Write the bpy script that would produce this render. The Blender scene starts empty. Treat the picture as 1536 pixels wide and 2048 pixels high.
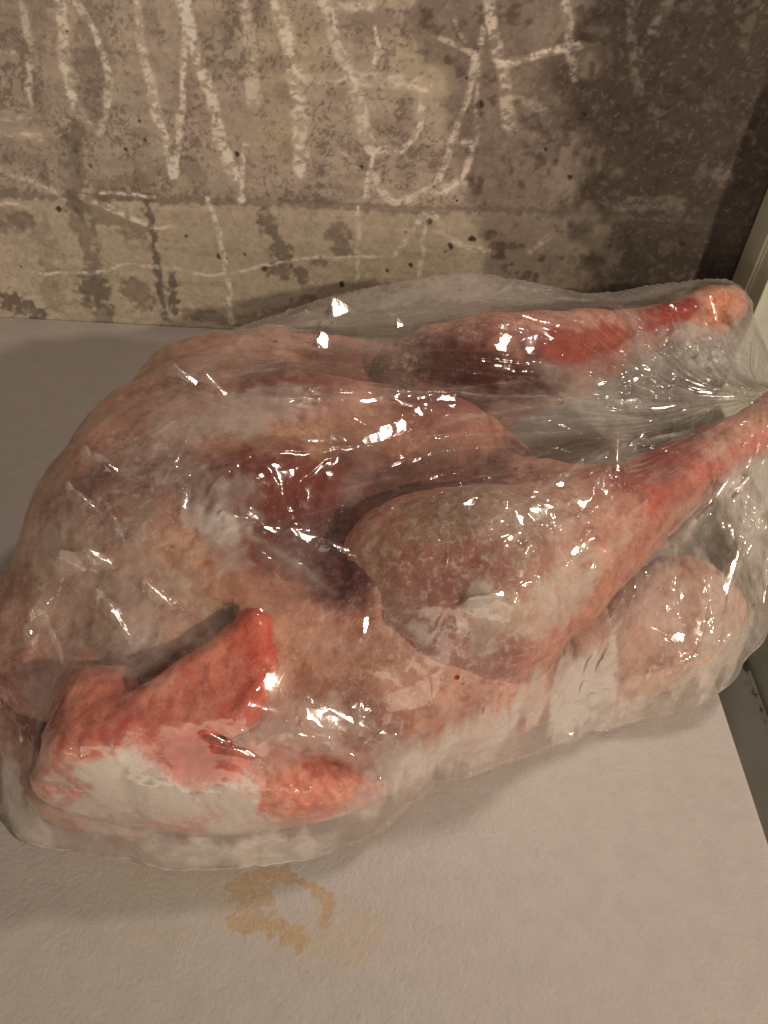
import bpy, math, random, time
T0 = time.time()
def tick(w): print('TICK', w, round(time.time() - T0, 1), flush=True)
import numpy as np
from mathutils import Vector, Matrix
from mathutils.bvhtree import BVHTree

C = bpy.context.scene.collection
scene = bpy.context.scene

# ------------------------------------------------------------------ camera
CAM = np.array([0, 0, 0.52])
FPX, CX, CY = 1700.0, 768.0, 1024.0
RT = np.array([0.99793509, -0.00308403, 0.06415635])
UP = np.array([-0.04338123, 0.70423862, 0.70863675])
FW = np.array([0.04736683, 0.70995666, -0.70265064])
cd = bpy.data.cameras.new('camera'); cam = bpy.data.objects.new('camera', cd); C.objects.link(cam)
cd.sensor_fit = 'VERTICAL'; cd.sensor_height = 24.0; cd.sensor_width = 18.0
cd.lens = 24.0 * FPX / 2048.0; cd.clip_start = 0.01; cd.clip_end = 100
M = Matrix(((RT[0], UP[0], -FW[0], CAM[0]), (RT[1], UP[1], -FW[1], CAM[1]), (RT[2], UP[2], -FW[2], CAM[2]), (0, 0, 0, 1)))
cam.matrix_world = M
scene.camera = cam

# ------------------------------------------------------------------ light
world = bpy.data.worlds.new("World"); scene.world = world; world.use_nodes = True
bg = world.node_tree.nodes['Background']
bg.inputs[0].default_value = (1.0, 0.79, 0.58, 1); bg.inputs[1].default_value = 0.042

def lamp(name, loc, target, size, power, col):
    l = bpy.data.lights.new(name, 'AREA'); l.shape = 'DISK'; l.size = size; l.energy = power; l.color = col
    o = bpy.data.objects.new(name, l); C.objects.link(o); o.location = loc
    o.rotation_euler = (Vector(target) - Vector(loc)).to_track_quat('-Z', 'Y').to_euler()
    return o
lamp('room_lamp', (1.15, -0.42, 0.92), (0.0, 0.45, 0.08), 0.07, 13.5, (1.0, 0.80, 0.59))
cl_ = lamp('ceiling_lamp', (0.36, 0.71, 0.95), (0.04, 0.38, 0.0), 0.11, 0.66, (1.0, 0.81, 0.68))
cl_.data.spread = math.radians(95)
fl_ = lamp('room_bounce_fill', (-0.5, -2.2, 0.46), (0.0, 0.8, 0.2), 4.0, 27.0, (1.0, 0.82, 0.62))  # added soft fill, standing in for light bounced off the unseen room
fl_.data.shape = 'RECTANGLE'; fl_.data.size_y = 0.9
scene.view_settings.view_transform = 'Standard'; scene.view_settings.look = 'None'
scene.view_settings.exposure = 0; scene.view_settings.gamma = 1
cy = scene.cycles
cy.max_bounces = 6; cy.transparent_max_bounces = 24; cy.caustics_reflective = False; cy.caustics_refractive = False
try:
    cy.use_denoising = True; cy.denoiser = 'OPENIMAGEDENOISE'
except Exception:
    pass

# ------------------------------------------------------------------ maths helpers
def P(px, py, z=0.0):                         # point seen in the photograph at (px, py), at height z
    d = FW * FPX + RT * (px - CX) - UP * (py - CY)
    return CAM + d * (z - CAM[2]) / d[2]
def Pw(px, py, Y):                            # the same on a plane y = Y
    d = FW * FPX + RT * (px - CX) - UP * (py - CY)
    return CAM + d * (Y - CAM[1]) / d[1]
def Px(px, py, X):
    d = FW * FPX + RT * (px - CX) - UP * (py - CY)
    return CAM + d * (X - CAM[0]) / d[0]
def raydir(px, py):
    d = FW * FPX + RT * (px - CX) - UP * (py - CY)
    return d / np.linalg.norm(d)

def _hash(ix, iy, iz, seed):
    h = (ix * 374761393 + iy * 668265263 + iz * 2147483647 + seed * 1274126177) & 0xFFFFFFFF
    h = ((h ^ (h >> 13)) * 1274126177) & 0xFFFFFFFF
    h = ((h ^ (h >> 16)) * 2246822519) & 0xFFFFFFFF
    return ((h ^ (h >> 15)) & 0xFFFFFF) / float(0xFFFFFF)
def vnoise(p, seed=0):                        # value noise in -1..1, p (n,3) or (n,2)
    if p.shape[1] == 2: p = np.c_[p, np.zeros(len(p))]
    i = np.floor(p).astype(np.int64); f = p - i; f = f * f * f * (f * (f * 6 - 15) + 10)
    r = np.zeros(len(p))
    flat = not np.any(f[:, 2])
    for dx in (0, 1):
        wx = f[:, 0] if dx else 1 - f[:, 0]
        for dy in (0, 1):
            wy = f[:, 1] if dy else 1 - f[:, 1]
            for dz in ((0,) if flat else (0, 1)):
                wz = f[:, 2] if dz else 1 - f[:, 2]
                r += wx * wy * wz * _hash(i[:, 0] + dx, i[:, 1] + dy, i[:, 2] + dz, seed)
    return r * 2 - 1
def fbm(p, scale, octv=4, seed=0, gain=0.5):
    p = np.asarray(p, float) * scale; a = 1.0; s = np.zeros(len(p)); t = 0
    for k in range(octv):
        s += a * vnoise(p + 17.3 * k, seed + k); t += a; a *= gain; p = p * 2.03
    return s / t * 1.6
def sstep(a, b, x):
    t = np.clip((x - a) / (b - a), 0, 1); return t * t * (3 - 2 * t)
def seg_dist(p, pts):                         # distance of points (n,d) to a polyline, and the parameter 0..1 along it
    pts = np.asarray(pts, float); best = np.full(len(p), 1e9); par = np.zeros(len(p))
    if len(pts) == 1: return np.linalg.norm(p - pts[0], axis=1), par
    L = np.r_[0, np.cumsum(np.linalg.norm(np.diff(pts, axis=0), axis=1))]
    for a, b, l0, l1 in zip(pts[:-1], pts[1:], L[:-1], L[1:]):
        ab = b - a; t = np.clip(((p - a) @ ab) / max(ab @ ab, 1e-12), 0, 1)
        d = np.linalg.norm(p - (a + t[:, None] * ab), axis=1); m = d < best
        best[m] = d[m]; par[m] = (l0 + t[m] * (l1 - l0)) / L[-1]
    return best, par
def smooth_poly(pts, n=60):                   # Catmull-Rom through points
    pts = np.asarray(pts, float)
    if len(pts) < 3: return pts
    q = np.vstack([2 * pts[0] - pts[1], pts, 2 * pts[-1] - pts[-2]]); out = []
    for i in range(1, len(q) - 2):
        for t in np.linspace(0, 1, max(3, n // len(pts)), endpoint=False):
            a, b, c, d = q[i - 1], q[i], q[i + 1], q[i + 2]
            out.append(0.5 * (2 * b + (c - a) * t + (2 * a - 5 * b + 4 * c - d) * t * t + (3 * b - a - 3 * c + d) * t ** 3))
    out.append(q[-2]); return np.array(out)

def make_mesh(name, v, faces, mat, parent=None, smooth=True):
    me = bpy.data.meshes.new(name)
    v = np.ascontiguousarray(v, np.float32); f = np.ascontiguousarray(faces, np.int32)
    me.vertices.add(len(v)); me.vertices.foreach_set('co', v.ravel())
    k = f.shape[1]
    me.loops.add(f.size); me.loops.foreach_set('vertex_index', f.ravel())
    me.polygons.add(len(f)); me.polygons.foreach_set('loop_start', np.arange(0, f.size, k, dtype=np.int32))
    me.polygons.foreach_set('loop_total', np.full(len(f), k, np.int32))
    me.polygons.foreach_set('use_smooth', np.full(len(f), smooth, bool))
    me.update(calc_edges=True); me.validate()
    me.materials.append(mat)
    o = bpy.data.objects.new(name, me); C.objects.link(o)
    if parent: o.parent = parent
    return o
def attr_col(o, name, rgb):
    a = o.data.attributes.new(name, 'FLOAT_COLOR', 'POINT')
    a.data.foreach_set('color', np.c_[rgb, np.ones(len(rgb))].astype(np.float32).ravel())
def attr_f(o, name, val):
    a = o.data.attributes.new(name, 'FLOAT', 'POINT'); a.data.foreach_set('value', np.asarray(val, np.float32))
def tag(o, label, cat, group=None, kind=None):
    if label: o['label'] = label
    if cat: o['category'] = cat
    if group: o['group'] = group
    if kind: o['kind'] = kind
    return o
def grid_faces(nu, nv, wrap=False):           # nu rows, nv columns
    i = np.arange(nu - 1)[:, None]; j = np.arange(nv if wrap else nv - 1)[None, :]; j2 = (j + 1) % nv
    return np.stack([i * nv + j, i * nv + j2, (i + 1) * nv + j2, (i + 1) * nv + j], -1).reshape(-1, 4)
def box(name, lo, hi, mat, parent=None, bevel=0.0):
    import bmesh
    bm = bmesh.new(); bmesh.ops.create_cube(bm, size=1)
    for w in bm.verts: w.co = Vector([lo[k] + (w.co[k] + .5) * (hi[k] - lo[k]) for k in range(3)])
    if bevel: bmesh.ops.bevel(bm, geom=list(bm.edges), offset=bevel, segments=3, profile=0.5, affect='EDGES')
    me = bpy.data.meshes.new(name); bm.to_mesh(me); bm.free(); me.materials.append(mat)
    o = bpy.data.objects.new(name, me); C.objects.link(o)
    if parent: o.parent = parent
    return o

# ------------------------------------------------------------------ materials
class NT:
    def __init__(s, name):
        s.m = bpy.data.materials.new(name); s.m.use_nodes = True; s.t = s.m.node_tree; s.t.nodes.clear()
        s.out = s.n('ShaderNodeOutputMaterial')
    def n(s, ty, ins=None, **kw):
        x = s.t.nodes.new(ty)
        for k, v in kw.items(): setattr(x, k, v)
        for k, v in (ins or {}).items():
            if isinstance(v, bpy.types.NodeSocket): s.t.links.new(v, x.inputs[k])
            else: x.inputs[k].default_value = v
        return x
    def math(s, op, a, b=0.0, c=None, clamp=False):
        d = {0: a, 1: b}
        if c is not None: d[2] = c
        return s.n('ShaderNodeMath', d, operation=op, use_clamp=clamp).outputs[0]
    def ramp(s, v, lo, hi, a=0.0, b=1.0):
        return s.n('ShaderNodeMapRange', {0: v, 1: lo, 2: hi, 3: a, 4: b}, interpolation_type='SMOOTHSTEP').outputs[0]
    def mix(s, f, a, b, blend='MIX'):
        x = s.n('ShaderNodeMix', data_type='RGBA', blend_type=blend)
        for k, v in ((0, f), (6, a), (7, b)):
            if isinstance(v, bpy.types.NodeSocket): s.t.links.new(v, x.inputs[k])
            else: x.inputs[k].default_value = v
        return x.outputs[2]
    def pos(s, scale=(1, 1, 1)):
        tc = s.n('ShaderNodeNewGeometry').outputs['Position']
        return s.n('ShaderNodeMapping', {0: tc, 3: scale}).outputs[0]
    def noise(s, vec, scale, detail=4, rough=0.55, dist=0.0):
        return s.n('ShaderNodeTexNoise', {'Vector': vec, 'Scale': scale, 'Detail': detail, 'Roughness': rough, 'Distortion': dist}).outputs[0]
    def attr(s, name, color=False):
        a = s.n('ShaderNodeAttribute', attribute_name=name); return a.outputs['Color' if color else 'Fac']
    def surf(s, sh): s.t.links.new(sh, s.out.inputs[0]); return s.m

def mat_wall():
    t = NT('stained_concrete'); p = t.pos(); col = t.attr('col', True)
    n1 = t.noise(p, 420, 3, 0.7); n2 = t.noise(p, 160, 5, 0.65, 0.6)
    col = t.mix(t.ramp(n1, 0.58, 0.74, 0, 0.42), col, (0.10, 0.075, 0.06, 1))
    col = t.mix(t.ramp(n2, 0.5, 0.75, 0, 0.22), col, (0.55, 0.47, 0.38, 1))
    vo = t.n('ShaderNodeTexVoronoi', {'Vector': p, 'Scale': 55.0, 'Randomness': 1.0}).outputs[0]
    pit = t.math('MULTIPLY', t.ramp(vo, 0.05, 0.09, 1, 0), t.ramp(t.noise(p, 11, 2), 0.5, 0.62, 0, 0.85))
    col = t.mix(pit, col, (0.05, 0.036, 0.028, 1))
    h = t.math('ADD', t.math('MULTIPLY', n2, 0.7), t.math('SUBTRACT', t.math('MULTIPLY', n1, 0.3), pit))
    b = t.n('ShaderNodeBump', {'Strength': 0.35, 'Distance': 0.0012, 'Height': h})
    return t.surf(t.n('ShaderNodeBsdfPrincipled', {'Base Color': col, 'Roughness': 0.9, 'Specular IOR Level': 0.2, 'Normal': b.outputs[0]}).outputs[0])

def mat_top():
    t = NT('white_textured_laminate'); p = t.pos(); st = t.attr('stain'); li = t.attr('tint')
    n = t.noise(p, 190, 6, 0.68, 0.5); n3 = t.noise(p, 60, 4, 0.6)
    base = t.mix(t.ramp(n3, 0.35, 0.7), (0.60, 0.580, 0.575, 1), (0.56, 0.542, 0.535, 1))
    s = t.math('ADD', st, t.math('MULTIPLY', t.math('SUBTRACT', n, 0.5), 1.9))
    m = t.ramp(s, 0.42, 0.60, 0, 1); edge = t.math('MULTIPLY', m, t.ramp(s, 0.5, 0.8, 1, 0))
    stc = t.mix(t.math('MULTIPLY', edge, 0.7), (0.58, 0.40, 0.22, 1), (0.40, 0.25, 0.12, 1))
    col = t.mix(t.math('MULTIPLY', m, t.ramp(n, 0.3, 0.6, 0.85, 0.6)), base, stc)
    col = t.mix(t.math('MULTIPLY', li, t.ramp(n, 0.35, 0.62, 0.15, 1)), col, (0.62, 0.53, 0.33, 1))
    p2 = t.pos((1, 1, 1)); a = t.noise(p2, 210, 3, 0.5, 1.4); vo = t.n('ShaderNodeTexVoronoi', {'Vector': p2, 'Scale': 330.0}, feature='SMOOTH_F1').outputs[0]
    h = t.math('ADD', a, t.math('MULTIPLY', vo, 0.35))
    b = t.n('ShaderNodeBump', {'Strength': 0.42, 'Distance': 0.0009, 'Height': h})
    sp = t.ramp(t.noise(p, 700, 2), 0.70, 0.76, 0, 0.35)
    col = t.mix(sp, col, (0.35, 0.30, 0.26, 1))
    return t.surf(t.n('ShaderNodeBsdfPrincipled', {'Base Color': col, 'Roughness': 0.42, 'Specular IOR Level': 0.35, 'Normal': b.outputs[0]}).outputs[0])

def mat_paint(name, c, rough=0.45, mould=False):
    t = NT(name); p = t.pos(); n = t.noise(p, 30, 5); f = t.noise(p, 300, 3)
    col = t.mix(t.ramp(n, 0.35, 0.75), (*c, 1), (c[0] * .88, c[1] * .9, c[2] * .84, 1))
    if mould:
        s = t.math('ADD', t.attr('mould'), t.math('MULTIPLY', t.math('SUBTRACT', t.noise(p, 170, 5, 0.7), 0.5), 1.6))
        col = t.mix(t.ramp(s, 0.5, 0.85, 0, 0.92), col, (0.035, 0.035, 0.035, 1))
    b = t.n('ShaderNodeBump', {'Strength': 0.2, 'Distance': 0.0005, 'Height': f})
    return t.surf(t.n('ShaderNodeBsdfPrincipled', {'Base Color': col, 'Roughness': rough, 'Normal': b.outputs[0]}).outputs[0])

def mat_flesh(name='frozen_skin'):
    t = NT(name); p = t.pos(); col = t.attr('col', True); fr = t.attr('frost')
    n = t.noise(p, 300, 5, 0.7); n2 = t.noise(p, 90, 6, 0.65, 0.8)
    col = t.mix(t.ramp(n2, 0.42, 0.66, 0, 0.42), col, t.mix(1.0, col, (0.62, 0.42, 0.38, 1), 'MULTIPLY'))
    g = t.noise(p, 240, 4, 0.75); g2 = t.noise(p, 170, 6, 0.75, 0.35)
    col = t.mix(t.math('MULTIPLY', t.ramp(g, 0.48, 0.62, 0, 0.62), t.ramp(t.noise(p, 21, 3, 0.6, 0.5), 0.40, 0.62, 0.12, 1.0)), col, t.mix(1.0, col, (0.62, 0.38, 0.36, 1), 'MULTIPLY'))
    col = t.mix(t.math('MULTIPLY', t.ramp(g2, 0.49, 0.64, 0, 0.50), t.ramp(fr, 0.02, 0.28, 0.12, 1)), col, (0.90, 0.76, 0.72, 1))
    s = t.math('ADD', fr, t.math('MULTIPLY', t.math('SUBTRACT', n2, 0.5), 1.35))
    fm = t.math('MULTIPLY', t.ramp(s, 0.38, 0.72, 0, 1), t.ramp(n, 0.3, 0.6, 0.55, 0.95))
    col = t.mix(fm, col, (0.74, 0.69, 0.66, 1))
    sp = t.ramp(t.noise(p, 620, 2, 0.6), 0.66, 0.72, 0, 0.34)
    col = t.mix(sp, col, (0.85, 0.78, 0.72, 1))
    h = t.math('ADD', t.math('MULTIPLY', n2, 0.6), t.math('MULTIPLY', n, 0.5))
    b = t.n('ShaderNodeBump', {'Strength': 0.75, 'Distance': 0.0024, 'Height': h})
    return t.surf(t.n('ShaderNodeBsdfPrincipled', {'Base Color': col, 'Roughness': 0.5, 'Specular IOR Level': 0.4, 'Normal': b.outputs[0]}).outputs[0])

def mat_film():
    t = NT('clear_plastic_film'); p = t.pos(); hz = t.attr('haze'); bl = t.attr('blood')
    n = t.noise(p, 130, 5, 0.65, 0.6); n2 = t.noise(p, 420, 3, 0.6); n4 = t.noise(p, 28, 4, 0.55, 0.3)
    h = t.math('MULTIPLY', hz, t.ramp(n4, 0.3, 0.7, 0.72, 1.25))
    h = t.math('MULTIPLY', h, t.ramp(n, 0.35, 0.65, 0.85, 1.15))
    h = t.math('ADD', h, t.math('MULTIPLY', t.ramp(n2, 0.64, 0.70, 0, 0.26), t.ramp(n4, 0.46, 0.62)), clamp=True)
    # crumpled facets: every cell of the film is a small plane tilted its own way
    cm = t.math('MULTIPLY', t.attr('crumple'), 1.0); hs = []
    for sc, am, sx in ((34.0, 1.0, (1, .55, 1)), (80.0, 0.5, (1, 1.4, 1))):
        pv = t.n('ShaderNodeVectorMath', {0: t.pos(sx), 1: t.n('ShaderNodeVectorMath', {0: t.n('ShaderNodeTexNoise', {'Vector': p, 'Scale': sc * .9, 'Detail': 2.0}).outputs[1], 'Scale': 0.35 / sc}, operation='SCALE').outputs[0]}, operation='ADD').outputs[0]
        v = t.n('ShaderNodeTexVoronoi', {'Vector': pv, 'Scale': sc})
        rel = t.n('ShaderNodeVectorMath', {0: pv, 1: v.outputs['Position']}, operation='SUBTRACT').outputs[0]
        rv = t.n('ShaderNodeVectorMath', {0: v.outputs['Color'], 1: (.5, .5, .5)}, operation='SUBTRACT').outputs[0]
        hs.append(t.math('MULTIPLY', t.n('ShaderNodeVectorMath', {0: rel, 1: rv}, operation='DOT_PRODUCT').outputs['Value'], am))
    hcr = t.math('MULTIPLY', t.math('ADD', hs[0], hs[1]), cm)
    crb = t.n('ShaderNodeBump', {'Strength': 1.0, 'Distance': 1.0, 'Height': hcr})
    bump = t.n('ShaderNodeBump', {'Normal': crb.outputs[0], 'Strength': 0.13, 'Distance': 0.0006, 'Height': t.noise(t.pos((1, .5, 1)), 220, 2, 0.45, 1.2)})
    tr = t.n('ShaderNodeBsdfTransparent', {0: (0.995, 0.993, 0.985, 1)}).outputs[0]
    bm_ = t.ramp(t.math('ADD', bl, t.math('MULTIPLY', t.math('SUBTRACT', n2, 0.5), 0.9)), 0.45, 0.6)
    dc = t.mix(bm_, (0.88, 0.85, 0.82, 1), (0.45, 0.03, 0.015, 1))
    df = t.n('ShaderNodeBsdfDiffuse', {0: dc}).outputs[0]; tl = t.n('ShaderNodeBsdfTranslucent', {0: dc}).outputs[0]
    dm = t.n('ShaderNodeMixShader', {0: 0.40, 1: df, 2: tl}).outputs[0]
    f = t.math('MAXIMUM', h, bm_)
    a = t.n('ShaderNodeMixShader', {0: f, 1: tr, 2: dm}).outputs[0]
    fr = t.n('ShaderNodeFresnel', {0: 1.5, 'Normal': bump.outputs[0]}).outputs[0]
    g1 = t.n('ShaderNodeBsdfGlossy', {0: (1, 1, 1, 1), 'Roughness': 0.08, 'Normal': bump.outputs[0]}).outputs[0]
    g2 = t.n('ShaderNodeBsdfGlossy', {0: (1, 1, 1, 1), 'Roughness': 0.17, 'Normal': bump.outputs[0]}).outputs[0]
    gl = t.n('ShaderNodeMixShader', {0: 0.35, 1: g1, 2: g2}).outputs[0]
    return t.surf(t.n('ShaderNodeMixShader', {0: t.math('MINIMUM', t.math('MULTIPLY', fr, 1.4), 0.20), 1: a, 2: gl}).outputs[0])

MW, MT, MF, MB = mat_wall(), mat_top(), mat_flesh(), mat_film()
M_panel = mat_paint('pale_green_white_paint', (0.74, 0.78, 0.69), 0.35)
M_trim = mat_paint('cream_paint', (0.84, 0.81, 0.68), 0.4)
M_ledge = mat_paint('grey_mouldy_paint', (0.42, 0.42, 0.38), 0.5, True)

# ------------------------------------------------------------------ setting: wall
YW = 0.800
def build_wall():
    xs = np.r_[-1.2, -0.9, -0.65, np.arange(-0.41, 0.4501, 0.00115), 0.7, 1.0, 1.3]
    zs = np.r_[-0.5, -0.2, -0.06, np.arange(-0.006, 0.3601, 0.00115), 0.6, 0.9, 1.4]
    X, Z = np.meshgrid(xs, zs); x, z = X.ravel(), Z.ravel(); q = np.c_[x, z]
    K = 0.00050                                # metres per photograph pixel on the wall
    def S(pts): return smooth_poly([Pw(a, b, YW)[[0, 2]] for a, b in pts])
    seam = np.interp(x, [p[0] for p in S([(0, 385), (470, 402), (850, 420), (1500, 446)])], [p[1] for p in S([(0, 385), (470, 402), (850, 420), (1500, 446)])])
    warp = np.c_[fbm(q, 60, 3, 5), fbm(q, 60, 3, 9)] * 0.0018
    qw = q + warp
    big = fbm(q, 9, 4, 1); mid = fbm(q, 45, 4, 2); fine = fbm(q, 200, 3, 3); band = fbm(q * [1.0, 8.0], 14, 4, 4)
    col = np.tile(np.array([0.290, 0.250, 0.205]), (len(q), 1))
    def blend(m, c): 
        nonlocal col
        col = col * (1 - m[:, None]) + np.array(c) * m[:, None]
    blend(sstep(-0.1, 0.9, big) * 0.55, (0.25, 0.20, 0.165)); blend(sstep(0.1, 0.9, fbm(q, 14, 3, 21)) * 0.5, (0.33, 0.29, 0.19))
    low = sstep(0.003, -0.006, z - seam)       # smoother, paler band below the shutter-board seam
    blend(low * 0.6, (0.345, 0.305, 0.222))
    blend((1 - low) * sstep(0.15, 0.8, mid + 0.5 * fine) * 0.55, (0.15, 0.115, 0.10))
    vein = np.abs(fbm(qw, 42, 3, 31)); vein2 = np.abs(fbm(qw * [1, 1.6], 85, 3, 33))
    vm = sstep(0.12, 0.0, vein) * sstep(-0.3, 0.4, fbm(q, 22, 3, 35)) + 0.7 * sstep(0.10, 0.0, vein2) * sstep(-0.2, 0.4, fbm(q, 15, 2, 36))
    blend(np.clip(vm, 0, 1) * (1 - 0.75 * low) * 0.6, (0.13, 0.10, 0.09))
    blend(sstep(0.2, 0.8, band) * 0.22, (0.42, 0.36, 0.28)); blend(sstep(0.3, 0.8, -band) * 0.25, (0.17, 0.14, 0.11))
    qs = q + np.c_[fbm(q, 120, 3, 56), fbm(q, 120, 3, 57)] * 0.004
    spk = 0.55 - 2.2 * np.abs(fbm(qs, 95, 4, 55, .65)) + 0.5 * fbm(q, 380, 2, 58)
    blend(sstep(0.05, 0.65, spk + 0.55 * fbm(q, 30, 3, 59)) * (1 - 0.7 * low) * 0.60, (0.085, 0.065, 0.057))
    # dark field on the right: wet concrete, with shade also put into the colour
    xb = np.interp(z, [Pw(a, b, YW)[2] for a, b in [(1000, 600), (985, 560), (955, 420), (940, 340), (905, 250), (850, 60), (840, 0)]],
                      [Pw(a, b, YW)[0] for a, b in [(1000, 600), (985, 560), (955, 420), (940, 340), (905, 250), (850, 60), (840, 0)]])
    damp_shade = sstep(-0.010, 0.012, x - xb + 0.012 * mid + 0.012 * big)
    blend(damp_shade * 0.70, (0.150, 0.120, 0.102))
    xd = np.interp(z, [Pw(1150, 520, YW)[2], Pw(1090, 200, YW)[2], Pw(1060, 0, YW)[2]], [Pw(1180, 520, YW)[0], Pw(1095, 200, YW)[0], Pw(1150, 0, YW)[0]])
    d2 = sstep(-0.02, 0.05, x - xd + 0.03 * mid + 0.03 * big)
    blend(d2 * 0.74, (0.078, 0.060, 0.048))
    blend(damp_shade * sstep(0.2, 0.8, fbm(qw, 95, 4, 41)) * 0.8, (0.075, 0.058, 0.048)); blend(damp_shade * sstep(0.35, 0.9, fbm(qw, 80, 4, 43)) * 0.5, (0.24, 0.20, 0.17))
    ribn = fbm(qw * [0.55, 1.0], 260, 3, 51, .7)
    def stroke(pts, w, s, c, rag=0.9, rib=False):
        nonlocal col
        pl = S(pts); w = w * K * (0.80 if rib else 1.1); lo = pl.min(0) - 2.2 * w; hi = pl.max(0) + 2.2 * w
        ix = np.where((qw[:, 0] > lo[0]) & (qw[:, 0] < hi[0]) & (qw[:, 1] > lo[1]) & (qw[:, 1] < hi[1]))[0]
        if not len(ix): return
        d, t = seg_dist(qw[ix], pl)
        r = d / w + (0.55 if not rib else 0.22) * fine[ix] + 0.22 * mid[ix]
        m = sstep(1.25, 0.5, r) * s
        if rib: m = m * (0.20 + 0.80 * sstep(-0.35, 0.45, ribn[ix] + .5 * fine[ix])) * (0.75 + 0.4 * sstep(-.4, .4, mid[ix]))
        m = np.clip(m, 0, 1)[:, None]; col[ix] = col[ix] * (1 - m) + np.array(c) * m
    for a, b, w in [(292, 280, 4), (150, 298, 5), (180, 328, 3), (475, 308, 4), (470, 340, 4), (118, 416, 4), (155, 422, 4), (530, 535, 5), (435, 512, 4), (490, 505, 3), (372, 470, 3), (960, 205, 5), (680, 565, 5), (900, 490, 4), (858, 440, 5), (281, 240, 3), (345, 335, 3), (944, 475, 5), (1165, 230, 3), (1140, 356, 4), (1360, 485, 5), (820, 530, 4), (770, 540, 3), (250, 300, 3), (1090, 300, 3), (720, 330, 3)]:
        stroke([(a, b), (a + 1.5, b + 2)], w, .9, (0.02, 0.014, 0.01), 0.3)
    DK = (0.115, 0.095, 0.078); WT = (0.60, 0.54, 0.46)
    for pts, w, s in [([(150, 260), (145, 350), (150, 400), (185, 520), (205, 635)], 20, .5), ([(185, 30), (180, 230), (160, 270)], 28, .35),
        ([(292, 388), (305, 460), (315, 540), (332, 640)], 8, .85), ([(345, 555), (350, 622)], 11, .8), ([(532, 438), (555, 480), (572, 512)], 17, .62),
        ([(672, 460), (692, 498)], 19, .5), ([(560, 538), (563, 540)], 20, .6), ([(598, 540), (602, 552)], 15, .6), ([(640, 525), (643, 526)], 11, .5),
        ([(25, 600), (70, 622)], 24, .75), ([(190, 578), (192, 590)], 30, .6), ([(262, 578), (285, 600)], 27, .5), ([(195, 375), (285, 358)], 16, .4),
        ([(0, 452), (60, 440)], 15, .45), ([(150, 402), (230, 440), (290, 462)], 20, .42), ([(200, 388), (300, 393)], 12, .5),
        ([(0, 388), (470, 402), (850, 418), (955, 420), (1500, 444)], 8, .5), ([(380, 628), (520, 640), (620, 600)], 16, .45),
        ([(1110, 130), (1100, 170)], 26, .55), ([(0, 60), (60, 20)], 40, .35), ([(1180, 560), (1330, 470), (1500, 460)], 60, .3), ([(20, 430), (90, 470), (100, 600)], 22, .25)]:
        stroke(pts, w, min(.95, s * 1.25), DK)
    for pts, w, s in [([(45, 10), (58, 120), (60, 215)], 10, .5), ([(118, -20), (128, 110), (140, 190)], 13, .85), ([(140, 190), (148, 215), (178, 250)], 11, .6),
        ([(135, -10), (175, 40), (205, 110), (218, 170), (215, 212)], 9, .78), ([(215, 218), (196, 262)], 9, .5), ([(273, -20), (288, 100), (305, 200), (325, 260), (345, 352)], 12, .75),
        ([(375, -10), (368, 120), (362, 230), (352, 352)], 9, .72), ([(360, -20), (395, 110), (420, 190), (440, 270), (465, 340), (478, 396)], 16, .82),
        ([(485, -10), (500, 80), (506, 205)], 16, .5), ([(492, 290), (478, 392)], 10, .55), ([(552, 10), (580, 100), (595, 220), (602, 342)], 19, .72),
        ([(655, 10), (675, 90), (700, 160), (715, 190), (730, 250), (742, 300)], 16, .62), ([(750, 50), (757, 90), (748, 130)], 6, .82),
        ([(600, 158), (690, 160), (860, 176)], 9, .5), ([(690, 148), (850, 158)], 8, .45), ([(845, 180), (838, 250), (800, 305), (768, 298), (742, 330), (733, 392)], 9, .62),
        ([(750, 355), (770, 392), (800, 404), (845, 384), (900, 378), (932, 340), (944, 300), (932, 282)], 9, .75), ([(890, 375), (930, 365)], 14, .45),
        ([(965, 60), (948, 130), (930, 210), (905, 280), (872, 372)], 9, .68), ([(972, -20), (995, 100), (1010, 180), (1022, 255)], 15, .7),
        ([(1010, 124), (1110, 100), (1160, 92)], 10, .82), ([(1128, -10), (1140, 80), (1146, 155)], 13, .55), ([(958, 120), (952, 290)], 6, .45),
        ([(880, 78), (930, 95), (948, 112)], 7, .5), ([(895, 10), (930, 80)], 6, .45), ([(0, 338), (75, 368), (118, 388)], 7, .5), ([(162, 394), (220, 418), (288, 446)], 9, .88), ([(200, 386), (310, 391)], 5, .9),
        ([(300, 452), (340, 454)], 5, .75), ([(418, 398), (440, 480), (455, 560), (466, 650)], 8, .8), ([(80, 545), (180, 545), (260, 528), (340, 537), (450, 548), (530, 530), (620, 515), (760, 512)], 5, .7),
        ([(716, 412), (713, 590)], 7, .5), ([(846, 424), (815, 475), (788, 508)], 9, .62), ([(858, 430), (845, 500), (838, 575)], 6, .7), ([(868, 428), (900, 475), (940, 495), (978, 498)], 10, .65),
        ([(0, 266), (82, 276)], 9, .6), ([(0, 100), (25, 102)], 8, .5), ([(0, 238), (60, 235)], 6, .35), ([(0, 406), (45, 409)], 5, .55), ([(1260, -10), (1265, 130), (1276, 185)], 12, .25), ([(1340, 0), (1310, 60)], 16, .3),
        ([(1100, 470), (1060, 500)], 10, .35), ([(1020, 190), (1090, 225)], 10, .35), ([(680, 300), (710, 330)], 6, .4), ([(1440, 345), (1450, 355)], 24, .3), ([(640, 8), (740, 12)], 12, .45), ([(1240, 405), (1360, 410)], 18, .25)]:
        stroke(pts, w, s, WT, rib=True)
    col *= (1 + 0.10 * fine[:, None]) * (1 - 0.16 * damp_shade[:, None]) * (1 - 0.50 * d2[:, None])  # right side painted darker again, making up for missing post shadow
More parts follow.
